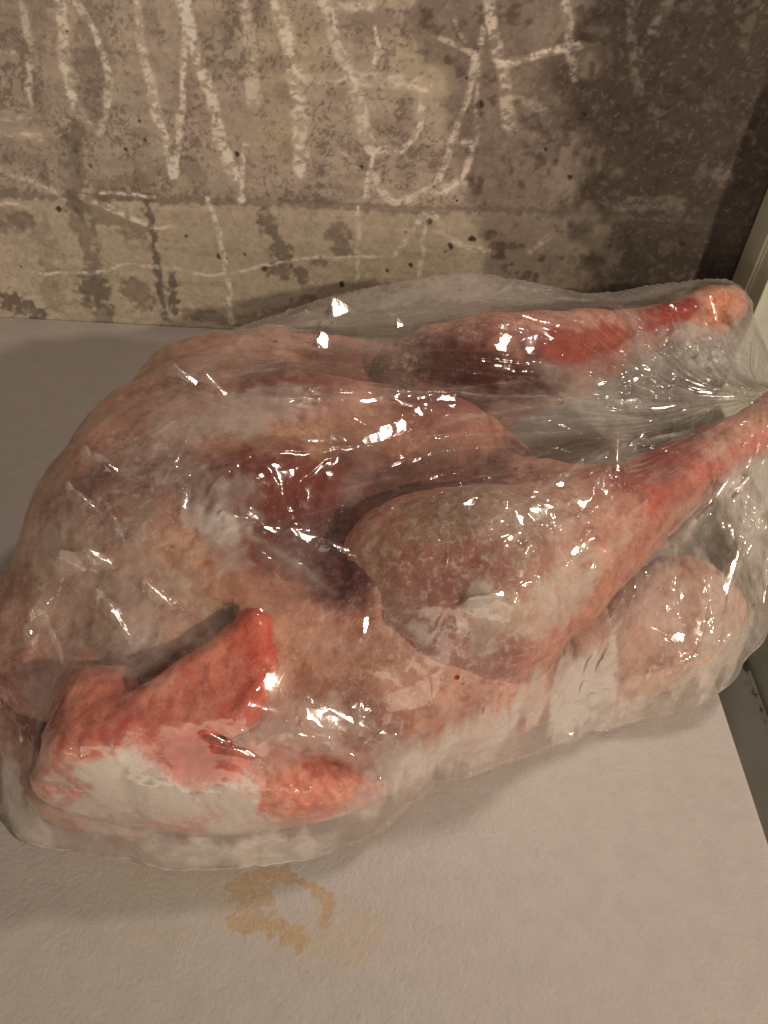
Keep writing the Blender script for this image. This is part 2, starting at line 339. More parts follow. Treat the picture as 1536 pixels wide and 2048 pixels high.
    y = np.full(len(q), YW) + 0.0016 * low * 0 - 0.0012 * sstep(0.002, -0.002, z - seam) - 0.0005 * mid
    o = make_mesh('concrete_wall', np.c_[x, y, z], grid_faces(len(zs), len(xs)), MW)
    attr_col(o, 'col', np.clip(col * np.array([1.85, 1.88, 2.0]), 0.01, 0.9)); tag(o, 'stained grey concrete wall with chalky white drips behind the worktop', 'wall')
    return o
build_wall()

tick('wall')
# ------------------------------------------------------------------ setting: worktop, ledge, side panel
XR = 0.283
def build_top():
    e = 0.0042                                 # rounded front of the right edge
    xs = np.r_[-1.0, -0.7, np.arange(-0.46, XR - e, 0.0016), XR - e * .6, XR - e * .3, XR - e * .1, XR, XR]
    zx = np.r_[np.zeros(len(xs) - 5), -e * .06, -e * .18, -e * .42, -e, -0.035]
    zx = zx[:len(xs)]
    ys = np.r_[-0.5, -0.1, np.arange(0.08, 0.797, 0.0016), 0.797]
    X, Y = np.meshgrid(xs, ys); Z = np.tile(zx, (len(ys), 1)); q = np.c_[X.ravel(), Y.ravel()]
    st = np.zeros(len(q)); ti = np.zeros(len(q)); w2 = q + np.c_[fbm(q, 90, 3, 3), fbm(q, 90, 3, 4)] * 0.002
    K = 0.00034
    w2 = w2 + np.c_[fbm(q, 260, 3, 13), fbm(q, 260, 3, 14)] * 0.0022
    for pts, w, s in [([(465, 1775), (520, 1748), (560, 1752), (600, 1768), (630, 1776), (652, 1800), (650, 1838)], 15, .75), ([(545, 1770), (480, 1800), (520, 1800)], 24, .62),
                      ([(470, 1848), (520, 1845), (555, 1856), (598, 1882)], 17, .78), ([(545, 1795), (540, 1830)], 10, .6), ([(500, 1830), (600, 1868)], 14, .6)]:
        d, t = seg_dist(w2, [P(a, b)[:2] for a, b in pts]); st = np.maximum(st, s * sstep(1.7, 0.2, d / (w * K)))
    d, t = seg_dist(w2, [P(583, 1800)[:2], P(588, 1818)[:2]]); st *= sstep(0.6, 1.1, d / (33 * K))
    for pts, w, s in [([(600, 1870), (680, 1872), (740, 1850), (700, 1900)], 34, .55), ([(270, 1755), (360, 1770), (440, 1768)], 24, .45), ([(250, 1862), (330, 1868), (420, 1860)], 7, .6),
                      ([(345, 1836), (372, 1820)], 2.5, .8), ([(560, 1880), (640, 1900)], 30, .35), ([(460, 1800), (640, 1830)], 50, .4)]:
        d, t = seg_dist(w2, [P(a, b)[:2] for a, b in pts]); ti = np.maximum(ti, s * sstep(1.3, 0.2, d / (w * K) + 0.3 * fbm(q, 200, 3, 8)))
    d, t = seg_dist(w2, [P(583, 1800)[:2], P(588, 1818)[:2]]); ti *= sstep(0.7, 1.1, d / (33 * K))
    o = make_mesh('worktop', np.c_[q, Z.ravel()], grid_faces(len(ys), len(xs)), MT)
    attr_f(o, 'stain', st); attr_f(o, 'tint', ti)
    tag(o, 'white textured worktop with a brown ring stain, under the bagged bird', 'worktop')
    return o
build_top()
ZL = -0.138
def build_ledge():
    xs = np.arange(0.20, 0.3961, 0.004); ys = np.arange(-0.4, 0.7961, 0.004)
    X, Y = np.meshgrid(xs, ys); q = np.c_[X.ravel(), Y.ravel()]
    m = np.zeros(len(q)); K = 0.00042
    for pts, w, s in [([(1489, 1318), (1494, 1340)], 11, 1.0), ([(1494, 1340), (1520, 1410), (1532, 1450)], 10, .62), ([(1493, 1362), (1500, 1385)], 16, .5), ([(1330, 745), (1345, 760)], 40, .95), ([(1270, 770), (1300, 760)], 20, .7)]:
        d, t = seg_dist(q, [P(a, b, ZL)[:2] for a, b in pts]); m = np.maximum(m, s * sstep(1.6, 0.1, d / (w * K)))
    o = make_mesh('lower_ledge', np.c_[q, np.full(len(q), ZL)], grid_faces(len(ys), len(xs)), M_ledge)
    attr_f(o, 'mould', m); tag(o, None, None, kind='structure')
build_ledge()
sp = bpy.data.objects.new('side_panel', None); C.objects.link(sp); sp.location = (0.43, 0.2, ZL)
tag(sp, 'pale green white panel beside the worktop, with cream trim at the wall corner', 'panel')
def child(o, par):
    o.parent = par; o.matrix_parent_inverse = Matrix.Translation(-par.location); return o
child(box('panel_face', (0.400, -0.4, ZL - 0.05), (0.43, 0.740, -0.02), M_panel, bevel=0.002), sp)
child(box('corner_post', (0.400, 0.742, ZL - 0.05), (0.46, 0.7975, 0.62), M_panel, bevel=0.002), sp)
y1, y2 = Px(1493, 593, 0.396)[1], Px(1514, 614, 0.396)[1]
child(box('trim_strip', (0.392, y1, ZL + 0.002), (0.3995, 0.7965, 0.61), M_trim, bevel=0.0012), sp)
child(box('trim_strip', (0.396, y2 + 0.001, ZL + 0.002), (0.3995, y1 - 0.001, 0.61), M_trim, bevel=0.001), sp)
child(box('trim_bead', (0.394, y1 - 0.004, ZL + 0.002), (0.3957, y1 - 0.0008, 0.61), M_trim, bevel=0.0006), sp)
tick('top')

# ------------------------------------------------------------------ implicit surfaces for the bird
def capsule(p, a, b, ra, rb):
    ab = b - a; t = np.clip(((p - a) @ ab) / (ab @ ab), 0, 1)
    return np.linalg.norm(p - (a + t[:, None] * ab), axis=1) - (ra + (rb - ra) * t)
def chain(p, pts, radii):
    d = None
    for i in range(len(pts) - 1):
        c = capsule(p, pts[i], pts[i + 1], radii[i], radii[i + 1]); d = c if d is None else np.minimum(d, c)
    return d
def ellipsoid(p, c, r, R=None):
    q = p - c
    if R is not None: q = q @ R
    k = np.linalg.norm(q / r, axis=1); k2 = np.linalg.norm(q / np.array(r) ** 2, axis=1) + 1e-9
    return k * (k - 1) / k2
def smin(a, b, k):
    h = np.clip(0.5 + 0.5 * (b - a) / k, 0, 1); return b * (1 - h) + a * h - k * h * (1 - h)
def surface_nets(fn, lo, hi, h):
    lo = np.array(lo, float); n = np.ceil((np.array(hi) - lo) / h).astype(int) + 1
    ax = [lo[k] + h * np.arange(n[k]) for k in range(3)]
    G = np.stack(np.meshgrid(*ax, indexing='ij'), -1).reshape(-1, 3)
    nb = 6; rc = h * nb * 0.9                  # skip blocks far from the surface
    cx_ = [np.clip(np.arange(0, n[k] + nb, nb) + nb // 2, 0, n[k] - 1) for k in range(3)]
    Gc = np.stack(np.meshgrid(*[ax[k][cx_[k]] for k in range(3)], indexing='ij'), -1).reshape(-1, 3)
    Dc = fn(Gc).reshape([len(c) for c in cx_])
    D = Dc[np.ix_(*[np.arange(n[k]) // nb for k in range(3)])].copy()
    todo = (np.abs(D) < 2.2 * rc).ravel(); Df = D.ravel(); ix = np.where(todo)[0]
    for c in np.array_split(ix, max(1, len(ix) // 300000)): Df[c] = fn(G[c])
    D = Df.reshape(n)
    s = D < 0
    def cor(dx, dy, dz, A): return A[dx:n[0] - 1 + dx, dy:n[1] - 1 + dy, dz:n[2] - 1 + dz]
    cnt = sum(cor(a, b, c, s).astype(np.int8) for a in (0, 1) for b in (0, 1) for c in (0, 1))
    act = (cnt > 0) & (cnt < 8); idx = np.full(act.shape, -1, np.int64); idx[act] = np.arange(act.sum())
    ii = np.argwhere(act); acc = np.zeros((len(ii), 3)); num = np.zeros(len(ii))
    cr = [(a, b, c) for a in (0, 1) for b in (0, 1) for c in (0, 1)]
    for a in cr:
        for k in range(3):
            if a[k] == 0:
                b = list(a); b[k] = 1
                da = D[ii[:, 0] + a[0], ii[:, 1] + a[1], ii[:, 2] + a[2]]; db = D[ii[:, 0] + b[0], ii[:, 1] + b[1], ii[:, 2] + b[2]]
                m = (da < 0) != (db < 0); t = np.where(m, da / np.where(m, da - db, 1), 0)
                pt = np.array(a, float) + np.eye(3)[k] * t[:, None]; acc[m] += pt[m]; num[m] += 1
    V = lo + h * (ii + acc / num[:, None]); F = []
    for k in range(3):
        sl0 = [slice(1, -1)] * 3; sl0[k] = slice(0, n[k] - 1); sl1 = [slice(1, -1)] * 3; sl1[k] = slice(1, n[k])
        A, B_ = s[tuple(sl0)], s[tuple(sl1)]; e = np.argwhere(A != B_); off = np.array([1, 1, 1]); off[k] = 0
        flip = A[tuple(e.T)]; e = e + off; u, w = (k + 1) % 3, (k + 2) % 3
        eu = np.eye(3, dtype=int)[u]; ew = np.eye(3, dtype=int)[w]
        q = np.stack([idx[tuple((e - eu - ew).T)], idx[tuple((e - ew).T)], idx[tuple(e.T)], idx[tuple((e - eu).T)]], 1)
        q[~flip] = q[~flip][:, ::-1]; F.append(q)
    return V, np.concatenate(F)

bird = bpy.data.objects.new('frozen_bird', None); C.objects.link(bird); bird.location = (0, 0.42, 0)
tag(bird, 'frozen plucked bird carcass, pink and frosted, inside the clear bag', 'poultry')

PARTS = {}
def add_part(name, fn, lo, hi, h=0.002):
    V, F = surface_nets(fn, lo, hi, h); PARTS[name] = (V, F); return V, F

def L3(*a): return [P(x, y, z) for x, y, z in a]
# body: breast to the left, tail end to the right
def f_body(p):
    w = 0.004 * fbm(p, 18, 2, 2)
    a = ellipsoid(p, np.array([-0.088, 0.415, 0.086]), (0.128, 0.122, 0.084))
    b = ellipsoid(p, np.array([-0.095, 0.50, 0.080]), (0.085, 0.115, 0.066))
    c = ellipsoid(p, np.array([0.045, 0.455, 0.075]), (0.145, 0.105, 0.070))
    k = chain(p, [np.array([-0.15, 0.475, 0.118]), np.array([-0.04, 0.485, 0.148]), np.array([0.08, 0.475, 0.125])], [.028, .022, .026])   # keel
    d = smin(smin(smin(a, b, .04), c, .05), k, .03)
    n = ellipsoid(p, np.array([-0.185, 0.345, 0.05]), (0.05, 0.06, 0.045)); d = smin(d, n, .03)
    g = ellipsoid(p, np.array([0.10, 0.39, 0.035]), (0.10, 0.075, 0.035)); d = smin(d, g, .03)
    bk = chain(p, L3((420, 790, .095), (560, 752, .100), (740, 748, .092)), [.028, .034, .030]); d = smin(d, bk, .05)
    fl = chain(p, L3((650, 1255, .072), (600, 1330, .06), (720, 1390, .055), (900, 1420, .042), (1020, 1420, .03)), [.046, .045, .05, .045, .03]); d = smin(d, fl, .03)
    d = smin(d, chain(p, L3((560, 1440, .04), (690, 1480, .022), (840, 1480, .020), (1000, 1455, .015)), [.03, .034, .032, .022]), .025)
    hol = chain(p, L3((540, 1070, .168), (690, 1060, .152), (880, 990, .150), (1020, 930, .145)), [.018, .034, .036, .034]); d = -smin(-d, hol, .03)
    d = smin(d, chain(p, L3((540, 1290, .070), (700, 1330, .062)), [.036, .044]), .03)
    grv = chain(p, L3((240, 1385, .104), (370, 1305, .114), (455, 1235, .124)), [.010, .011, .006]); d = -smin(-d, grv, .012)
    d = smin(d, f_leg_near(p) + .005, .036); d = smin(d, f_wing(p) + .006, .022)
    cav = capsule(p, np.array([0.13, 0.50, 0.13]), np.array([0.20, 0.52, 0.10]), .028, .05)      # cavity between the legs
    d = -smin(-d, cav, .02)
    return np.maximum(d + w - .001 * fbm(p, 90, 2, 7), .002 - p[:, 2])
near = L3((725, 1205, .088), (860, 1165, .104), (960, 1160, .106), (1070, 1120, .106), (1180, 1060, .107), (1300, 985, .110), (1420, 915, .113), (1500, 870, .115), (1560, 830, .117))
def f_leg_near(p):
    d = chain(p, near, [.030, .060, .064, .055, .043, .031, .023, .020, .024])
    d = smin(d, capsule(p, P(990, 1330, .07), P(900, 1260, .08), .026, .045), .03)
    return d + .003 * fbm(p, 22, 2, 5) - .0008 * fbm(p, 110, 2, 9)
add_part('leg_near', f_leg_near, (0.0, 0.24, 0.02), (0.40, 0.60, 0.185))
far = L3((790, 735, .118), (880, 722, .122), (980, 718, .126), (1090, 715, .126), (1190, 695, .124), (1280, 668, .122), (1360, 634, .122), (1420, 612, .123), (1452, 612, .122))
def f_leg_far(p):
    d = chain(p, far, [.020, .032, .039, .039, .032, .022, .016, .0195, .018])
    d = smin(d, chain(p, L3((1370, 672, .118), (1440, 662, .118)), [.007, .009]), .012)
    d = smin(d, chain(p, L3((1090, 725, .110), (1000, 780, .085), (960, 820, .07)), [.030, .030, .03]), .02)
    return d + .002 * fbm(p, 25, 2, 15) - .0007 * fbm(p, 120, 2, 19)
add_part('leg_far', f_leg_far, (0.0, 0.44, 0.03), (0.40, 0.80, 0.175))
def slab(p, pts, th, r):                       # thick rounded polygon: triangle fan of capsules around a plane
    d = chain(p, pts, [r] * len(pts)); a, b, c = pts[0], pts[1], pts[2]
    n = np.cross(b - a, c - a); n /= np.linalg.norm(n)
    q = p - a; hgt = q @ n; u = b - a; v = c - a
    M2 = np.linalg.inv(np.array([[u @ u, u @ v], [u @ v, v @ v]])); s = np.stack([q @ u, q @ v], 1) @ M2
    ins = np.minimum(np.minimum(s[:, 0], s[:, 1]), 1 - s[:, 0] - s[:, 1])
    inside = np.where(ins > 0, np.abs(hgt) - th, 1.0)
    return np.minimum(d, inside)
def f_wing(p):
    el, top, bot = P(215, 1455, .098), P(512, 1248, .126), P(488, 1428, .100)
    d = slab(p, [el, top, bot, el], .0085, .0085)
    d = smin(d, chain(p, L3((175, 1480, .085), (190, 1400, .092), (235, 1370, .09)), [.022, .02, .012]), .012)     # elbow
    lo = chain(p, L3((150, 1555, .052), (300, 1535, .062), (450, 1545, .060), (600, 1572, .050), (738, 1592, .044)), [.021, .025, .023, .020, .012])
    lo2 = chain(p, L3((230, 1600, .03), (420, 1618, .032), (600, 1618, .028), (690, 1625, .026)), [.017, .018, .015, .009])
    d2 = smin(lo, lo2, .02); d2 = smin(d2, chain(p, L3((175, 1480, .08), (170, 1550, .06)), [.02, .022]), .02)
    d = smin(d, chain(p, L3((510, 1252, .124), (530, 1330, .113), (505, 1400, .103), (470, 1440, .098)), [.007, .008, .008, .008]), .008)
    u = p @ np.array([0.55, -0.62, 0.35]); d = d + .0004 * np.sin(u * 900 + 3 * fbm(p, 60, 2, 5)); u2 = p @ np.array([0.80, 0.55, 0.1]); d2 = d2 + .0007 * np.sin(u2 * 820 + 4 * fbm(p, 50, 2, 6)) * sstep(-.12, -.03, p[:, 0])
    return smin(d, d2, .012) + .0012 * fbm(p, 40, 2, 25) - .0008 * fbm(p, 140, 2, 29)
add_part('wing', f_wing, (-0.24, 0.20, 0.0), (0.06, 0.42, 0.15), 0.002)
def f_tip(p):
    return np.maximum(chain(p, L3((-30, 1430, .03), (30, 1560, .018), (130, 1668, .013), (190, 1678, .011), (250, 1697, .008)), [.030, .020, .012, .010, .005]) + .001 * fbm(p, 80, 2, 3), .002 - p[:, 2])
add_part('wing_tip', f_tip, (-0.26, 0.2, 0.0), (-0.10, 0.36, 0.07), 0.0018)
def f_tail(p):
    a = chain(p, L3((1225, 1395, .022), (1320, 1370, .028), (1400, 1290, .040), (1425, 1220, .046), (1370, 1160, .052)), [.016, .022, .028, .024, .018])
    b = chain(p, L3((1230, 1330, .020), (1310, 1230, .038)), [.024, .034])
    return smin(a, b, .02) + .006 * fbm(p, 34, 3, 12)
add_part('tail', f_tail, (0.14, 0.27, 0.0), (0.36, 0.52, 0.11))
def f_flap2(p):
    return np.maximum(chain(p, L3((590, 1470, .026), (700, 1490, .020), (800, 1520, .012), (850, 1545, .007)), [.022, .022, .014, .006]) + .0015 * fbm(p, 60, 2, 24), .002 - p[:, 2])
add_part('flap_low', f_flap2, (-0.06, 0.22, 0.0), (0.12, 0.40, 0.06))
def f_flap(p):
    return np.maximum(chain(p, L3((960, 1420, .016), (1050, 1435, .016), (1105, 1462, .008)), [.020, .018, .007]) + .0015 * fbm(p, 60, 2, 14), .002 - p[:, 2])
add_part('skin_flap', f_flap, (0.06, 0.27, 0.0), (0.19, 0.39, 0.05))

add_part('body', f_body, (-0.26, 0.23, -0.002), (0.30, 0.68, 0.19), 0.0024)
NECK = P(1530, 840, 0.115)
EDGE = [(-.207, .258, .008), (-.186, .226, .003), (-.14, .220, .003), (-.095, .210, .003), (-.048, .214, .003), (.0, .223, .003), (.035, .239, .003), (.068, .268, .003), (.115, .286, .003), (.168, .308, .003), (.225, .325, .003), (.272, .342, .004), (.314, .378, .028),
        (.345, .43, .055), (.366, .49, .08), (.376, .55, .095), (.380, .61, .098), (.382, .672, .10), (.375, .725, .10), (.345, .742, .09), (.29, .74, .07), (.22, .735, .05), (.12, .745, .035), (.03, .74, .02), (-.05, .725, .012), (-.12, .695, .012), (-.178, .645, .02), (-.212, .56, .025), (-.232, .46, .03), (-.236, .37, .028), (-.226, .305, .018)]
E_ = np.array(EDGE); cen = np.array([0.06, 0.46])
Ec = np.vstack([E_[-2:], E_, E_[:3]])
NT_ = 1500
cl = smooth_poly(np.vstack([E_, E_[:1]]), 3000)
ang = np.unwrap(np.arctan2(cl[:, 1] - cen[1], cl[:, 0] - cen[0])); o_ = np.argsort(ang); ang, cl = ang[o_], cl[o_]
th = ang[0] + np.linspace(0, 2 * np.pi, NT_, endpoint=False)
rad = np.interp(th, ang, np.hypot(cl[:, 0] - cen[0], cl[:, 1] - cen[1]), period=2 * np.pi); ez = np.interp(th, ang, cl[:, 2], period=2 * np.pi)
rad = rad + 0.0022 * fbm(np.c_[np.cos(th), np.sin(th)], 14, 3, 81)
def squeeze(V):                                # flesh pressed in by the film where it would pass the outline of the bag
    V = V.copy(); dx, dy = V[:, 0] - cen[0], V[:, 1] - cen[1]; a = np.arctan2(dy, dx); r = np.hypot(dx, dy)
    R = np.interp(a, th, rad, period=2 * np.pi) - .005 - .010 * sstep(.06, .0, V[:, 2]); k = np.where(r > R - .012, (R - .012) + .012 * (1 - np.exp(-(r - R + .012) / .012)), r) / r
    V[:, 0] = cen[0] + dx * k; V[:, 1] = cen[1] + dy * k; return V
for k in PARTS: PARTS[k] = (squeeze(PARTS[k][0]), PARTS[k][1])
tick('sdf')
allV, allF, o0 = [], [], 0
for k, (V, F) in PARTS.items():
    allV.append(V); allF.append(F + o0); o0 += len(V)
AV = np.concatenate(allV); AF = np.concatenate(allF)
bvh = BVHTree.FromPolygons([tuple(v) for v in AV.tolist()], [tuple(f) for f in AF.tolist()])
def hit(px, py):
    d = raydir(px, py); r = bvh.ray_cast(Vector(CAM), Vector(d))
    return np.array(r[0]) if r[0] is not None else P(px, py, 0.02)

# pigment of the skin: (points in the photograph laid onto the surface, radius px, colour, strength, frost)
SKIN = (0.76, 0.43, 0.345)
STROKES = [
 # tan breast, red-brown bruises, dark flesh
 ('*', [(120, 1150), (250, 1080), (350, 1150), (280, 1250)], 135, (0.92, 0.61, 0.48), .85, .45),
 ('*', [(330, 1110), (460, 1140), (430, 1200)], 50, (0.66, 0.38, 0.20), .6, 0),
 ('*', [(220, 960), (330, 940), (420, 960)], 75, (0.28, 0.15, 0.14), .85, .2),
 ('*', [(300, 1010), (230, 1050)], 50, (0.42, 0.27, 0.23), .6, .3),
 ('*', [(480, 880), (640, 890), (800, 900), (900, 910)], 55, (0.60, 0.33, 0.17), .8, .25),
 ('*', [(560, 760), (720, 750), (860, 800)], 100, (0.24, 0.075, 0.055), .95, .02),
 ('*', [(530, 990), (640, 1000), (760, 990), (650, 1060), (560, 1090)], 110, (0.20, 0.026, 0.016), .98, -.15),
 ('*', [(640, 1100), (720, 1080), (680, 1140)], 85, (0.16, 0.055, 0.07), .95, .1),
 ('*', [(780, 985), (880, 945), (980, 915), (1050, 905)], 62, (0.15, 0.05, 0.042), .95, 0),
 ('*', [(560, 1240), (600, 1330), (740, 1390), (820, 1420)], 90, (0.66, 0.36, 0.25), .7, .1),
 ('*', [(700, 1430), (780, 1500)], 60, (0.38, 0.17, 0.17), .6, .2),
 ('*', [(60, 1360), (20, 1400)], 60, (0.45, 0.20, 0.22), .6, .2),
 ('*', [(440, 720), (540, 720), (340, 780)], 40, (0.45, 0.25, 0.22), .6, .35),
 ('*', [(250, 1385), (370, 1310), (470, 1225)], 22, (0.20, 0.10, 0.13), .85, .3),
 ('*', [(180, 1180), (300, 1150), (380, 1250), (220, 1300)], 60, (0.52, 0.29, 0.18), .5, .3),
 ('*', [(250, 900), (350, 860), (480, 850)], 50, (0.62, 0.50, 0.46), .6, .55),
 ('*', [(700, 850), (850, 850), (980, 860)], 45, (0.42, 0.19, 0.13), .7, .1),
 ('*', [(950, 880), (1050, 870), (1090, 900)], 40, (0.62, 0.30, 0.22), .6, 0),
 ('*', [(900, 830), (1000, 830), (1080, 850)], 36, (0.40, 0.12, 0.10), .7, 0),
 # near leg
 ('leg_near', [(700, 1200), (790, 1150), (850, 1050)], 70, (0.62, 0.43, 0.29), .75, .25),
 ('leg_near', [(900, 1030), (1010, 1000), (1000, 1080)], 90, (0.42, 0.29, 0.21), .85, .25),
 ('leg_near', [(850, 1180), (950, 1150), (900, 1240)], 75, (0.42, 0.15, 0.12), .8, .3),
 ('leg_near', [(760, 1230), (800, 1280), (860, 1290)], 50, (0.36, 0.20, 0.22), .7, .3),
 ('leg_near', [(1000, 1240), (1100, 1220), (1150, 1180)], 70, (0.66, 0.46, 0.36), .6, .75),
 ('leg_near', [(900, 1330), (1010, 1320), (1060, 1350)], 60, (0.36, 0.14, 0.13), .8, .15),
 ('leg_near', [(1080, 1310), (1180, 1230), (1280, 1100), (1330, 1030)], 60, (0.66, 0.26, 0.19), .85, .1),
 ('leg_near', [(1240, 950), (1350, 900), (1460, 830)], 52, (0.36, 0.07, 0.06), .92, 0),
 ('leg_near', [(1300, 1010), (1345, 985), (1400, 960), (1520, 890)], 32, (0.70, 0.16, 0.12), .65, 0),
 ('leg_near', [(1060, 920), (1200, 890)], 30, (0.30, 0.17, 0.12), .7, 0),
 # far leg
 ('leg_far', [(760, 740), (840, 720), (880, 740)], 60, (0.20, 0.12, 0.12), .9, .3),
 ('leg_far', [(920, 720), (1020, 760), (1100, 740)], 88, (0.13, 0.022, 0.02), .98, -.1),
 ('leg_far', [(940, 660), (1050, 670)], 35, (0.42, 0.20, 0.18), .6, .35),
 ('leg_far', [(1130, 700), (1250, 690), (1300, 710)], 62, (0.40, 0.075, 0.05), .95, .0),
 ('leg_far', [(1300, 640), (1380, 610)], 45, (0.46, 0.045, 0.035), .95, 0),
 ('leg_far', [(1430, 600), (1465, 630), (1400, 650)], 36, (0.88, 0.40, 0.24), .95, 0),
 ('leg_far', [(1380, 672), (1440, 665)], 16, (0.86, 0.28, 0.17), .9, 0),
 # wing
 ('wing', [(230, 1440), (400, 1360), (480, 1330), (500, 1260)], 110, (0.88, 0.29, 0.21), .94, .08),
 ('wing', [(500, 1240), (520, 1330), (505, 1400), (470, 1440)], 34, (0.80, 0.12, 0.08), .75, 0),
 ('wing', [(170, 1430), (200, 1390)], 50, (0.80, 0.30, 0.20), .9, 0),
 ('wing', [(240, 1440), (230, 1500), (340, 1510), (420, 1520)], 28, (0.48, 0.05, 0.045), .85, 0),
 ('wing', [(400, 1500), (480, 1540)], 40, (0.76, 0.11, 0.07), .8, .1),
 ('wing', [(520, 1570), (620, 1600), (720, 1600)], 70, (0.92, 0.33, 0.24), .9, .22),
 ('wing', [(230, 1560), (300, 1570), (330, 1620), (180, 1620)], 58, (0.82, 0.62, 0.56), .7, .68),
 ('wing', [(430, 1620), (520, 1640), (460, 1580)], 42, (0.80, 0.60, 0.54), .7, .8),
 ('wing', [(640, 1650), (690, 1630)], 35, (0.82, 0.55, 0.48), .6, .8),
 ('wing', [(330, 1500), (430, 1520), (490, 1550)], 36, (0.84, 0.15, 0.10), .85, 0),
 ('wing', [(560, 1580), (640, 1600), (735, 1600)], 58, (0.98, 0.40, 0.30), .85, .1),
 ('wing', [(205, 1560), (290, 1545), (330, 1600), (250, 1600)], 40, (0.90, 0.76, 0.71), .8, .80),
 ('wing', [(440, 1600), (480, 1590), (450, 1650), (540, 1660)], 34, (0.90, 0.70, 0.64), .8, .74),
 ('wing', [(660, 1655), (700, 1640)], 26, (0.92, 0.72, 0.66), .7, .9),
 ('wing', [(110, 1560), (120, 1600)], 40, (0.60, 0.26, 0.24), .6, .5),
 ('wing_tip', [(120, 1665), (240, 1695)], 30, (0.82, 0.25, 0.14), .9, 0),
 ('tail', [(1330, 1300), (1400, 1200)], 120, (0.84, 0.52, 0.38), .9, .3),
 ('tail', [(1420, 1260), (1440, 1180)], 40, (0.88, 0.42, 0.26), .7, 0),
 ('flap_low', [(600, 1450), (720, 1480)], 70, (0.50, 0.26, 0.25), .85, .2),
 ('flap_low', [(800, 1510), (850, 1545)], 40, (0.72, 0.42, 0.36), .8, .3),
 ('skin_flap', [(1000, 1430), (1100, 1460)], 60, (0.92, 0.50, 0.36), .9, .1),
]
 
names = {'flap_low': 'skin_flap', 'leg_near': 'leg', 'leg_far': 'leg'}
labels = {'leg_near': 'large frosted leg crossing the front of the carcass', 'leg_far': 'dark red leg lying behind, its orange knuckle bare', 'wing': 'folded red wing, white with frost below'}
for k, (V, F) in PARTS.items():
    n = len(V); col = np.tile(np.array(SKIN), (n, 1)); fr = np.full(n, 0.16) + 0.26 * fbm(V, 17, 3, 61)
    W = V + 0.006 * np.c_[fbm(V, 55, 3, 63), fbm(V, 55, 3, 64), fbm(V, 55, 3, 65)]
    fine = fbm(V, 160, 3, 67); mid = fbm(V, 60, 4, 68)
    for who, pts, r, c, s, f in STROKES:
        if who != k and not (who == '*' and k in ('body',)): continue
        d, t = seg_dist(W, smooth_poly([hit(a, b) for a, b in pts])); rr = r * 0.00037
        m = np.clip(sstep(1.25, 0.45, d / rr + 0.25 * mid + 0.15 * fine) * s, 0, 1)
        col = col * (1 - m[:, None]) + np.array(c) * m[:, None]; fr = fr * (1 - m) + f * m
    # mottling: brown-red blotches, pale fat and small purple bruises
    vf = fbm(V, 330, 2, 81); lowf = fbm(V, 26, 3, 83)
    for m, c, a in ((sstep(0.05, 0.6, mid + 0.6 * fine), (0.78, 0.56, 0.50), .50), (sstep(0.15, 0.7, lowf + 0.4 * mid), (0.62, 0.44, 0.44), .45), (sstep(0.2, 0.8, -mid + 0.5 * vf), (1.16, 1.18, 1.16), .7),
                    (sstep(0.30, 0.75, fine + 0.5 * vf + 0.4 * lowf), (0.68, 0.44, 0.37), .40), (sstep(0.35, 0.8, vf + 0.4 * fine), (1.2, 1.25, 1.25), .6)):
        m = (m * a)[:, None]; col = col * (1 - m) + col * np.array(c) * m
    if k == 'wing':
        u2 = V @ np.array([0.80, 0.55, 0.1]); st2 = sstep(.2, .9, np.sin(u2 * 780 + 3 * fbm(V, 50, 2, 6))) * sstep(-.06, .0, V[:, 0]) * .5
        col = col * (1 - st2[:, None]) + np.array([0.80, 0.16, 0.11]) * st2[:, None]                           # feather-follicle streaks
        u = V @ np.array([0.8, -0.35, 0.3]); st = sstep(0.1, 0.8, fbm(np.c_[u * 1.0, V[:, 0] * .25, V[:, 2] * .25], 190, 2, 71) + .5 * vf) * 0.55
        col = col * (1 - st[:, None]) + np.array([0.60, 0.12, 0.08]) * st[:, None]
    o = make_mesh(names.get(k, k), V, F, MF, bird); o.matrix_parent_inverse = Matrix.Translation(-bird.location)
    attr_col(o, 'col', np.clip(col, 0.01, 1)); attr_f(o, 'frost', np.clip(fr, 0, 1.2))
    if k in labels: o['label'] = labels[k]

tick('paint')
# ------------------------------------------------------------------ the bag: a film drawn over the bird
# heights on a grid: tension surface above the bird
H_ = 0.002; gx = np.arange(-0.27, 0.42, H_); gy = np.arange(0.18, 0.80, H_)
GX, GY = np.meshgrid(gx, gy); gq = np.c_[GX.ravel(), GY.ravel()]
top = np.full(len(gq), -1.0)
for i, (x, y) in enumerate(gq.tolist()):
    r = bvh.ray_cast((x, y, 0.5), (0, 0, -1))
    if r[0] is not None: top[i] = r[0].z
top = top.reshape(GX.shape)
ga = np.arctan2(GY - cen[1], GX - cen[0]); gr = np.hypot(GX - cen[0], GY - cen[1])
er = np.interp(ga.ravel(), th, rad, period=2 * np.pi).reshape(GX.shape); ezg = np.interp(ga.ravel(), th, ez, period=2 * np.pi).reshape(GX.shape)
inside = gr < er
obst = np.where(top > -0.5, top + 0.0012, ezg)
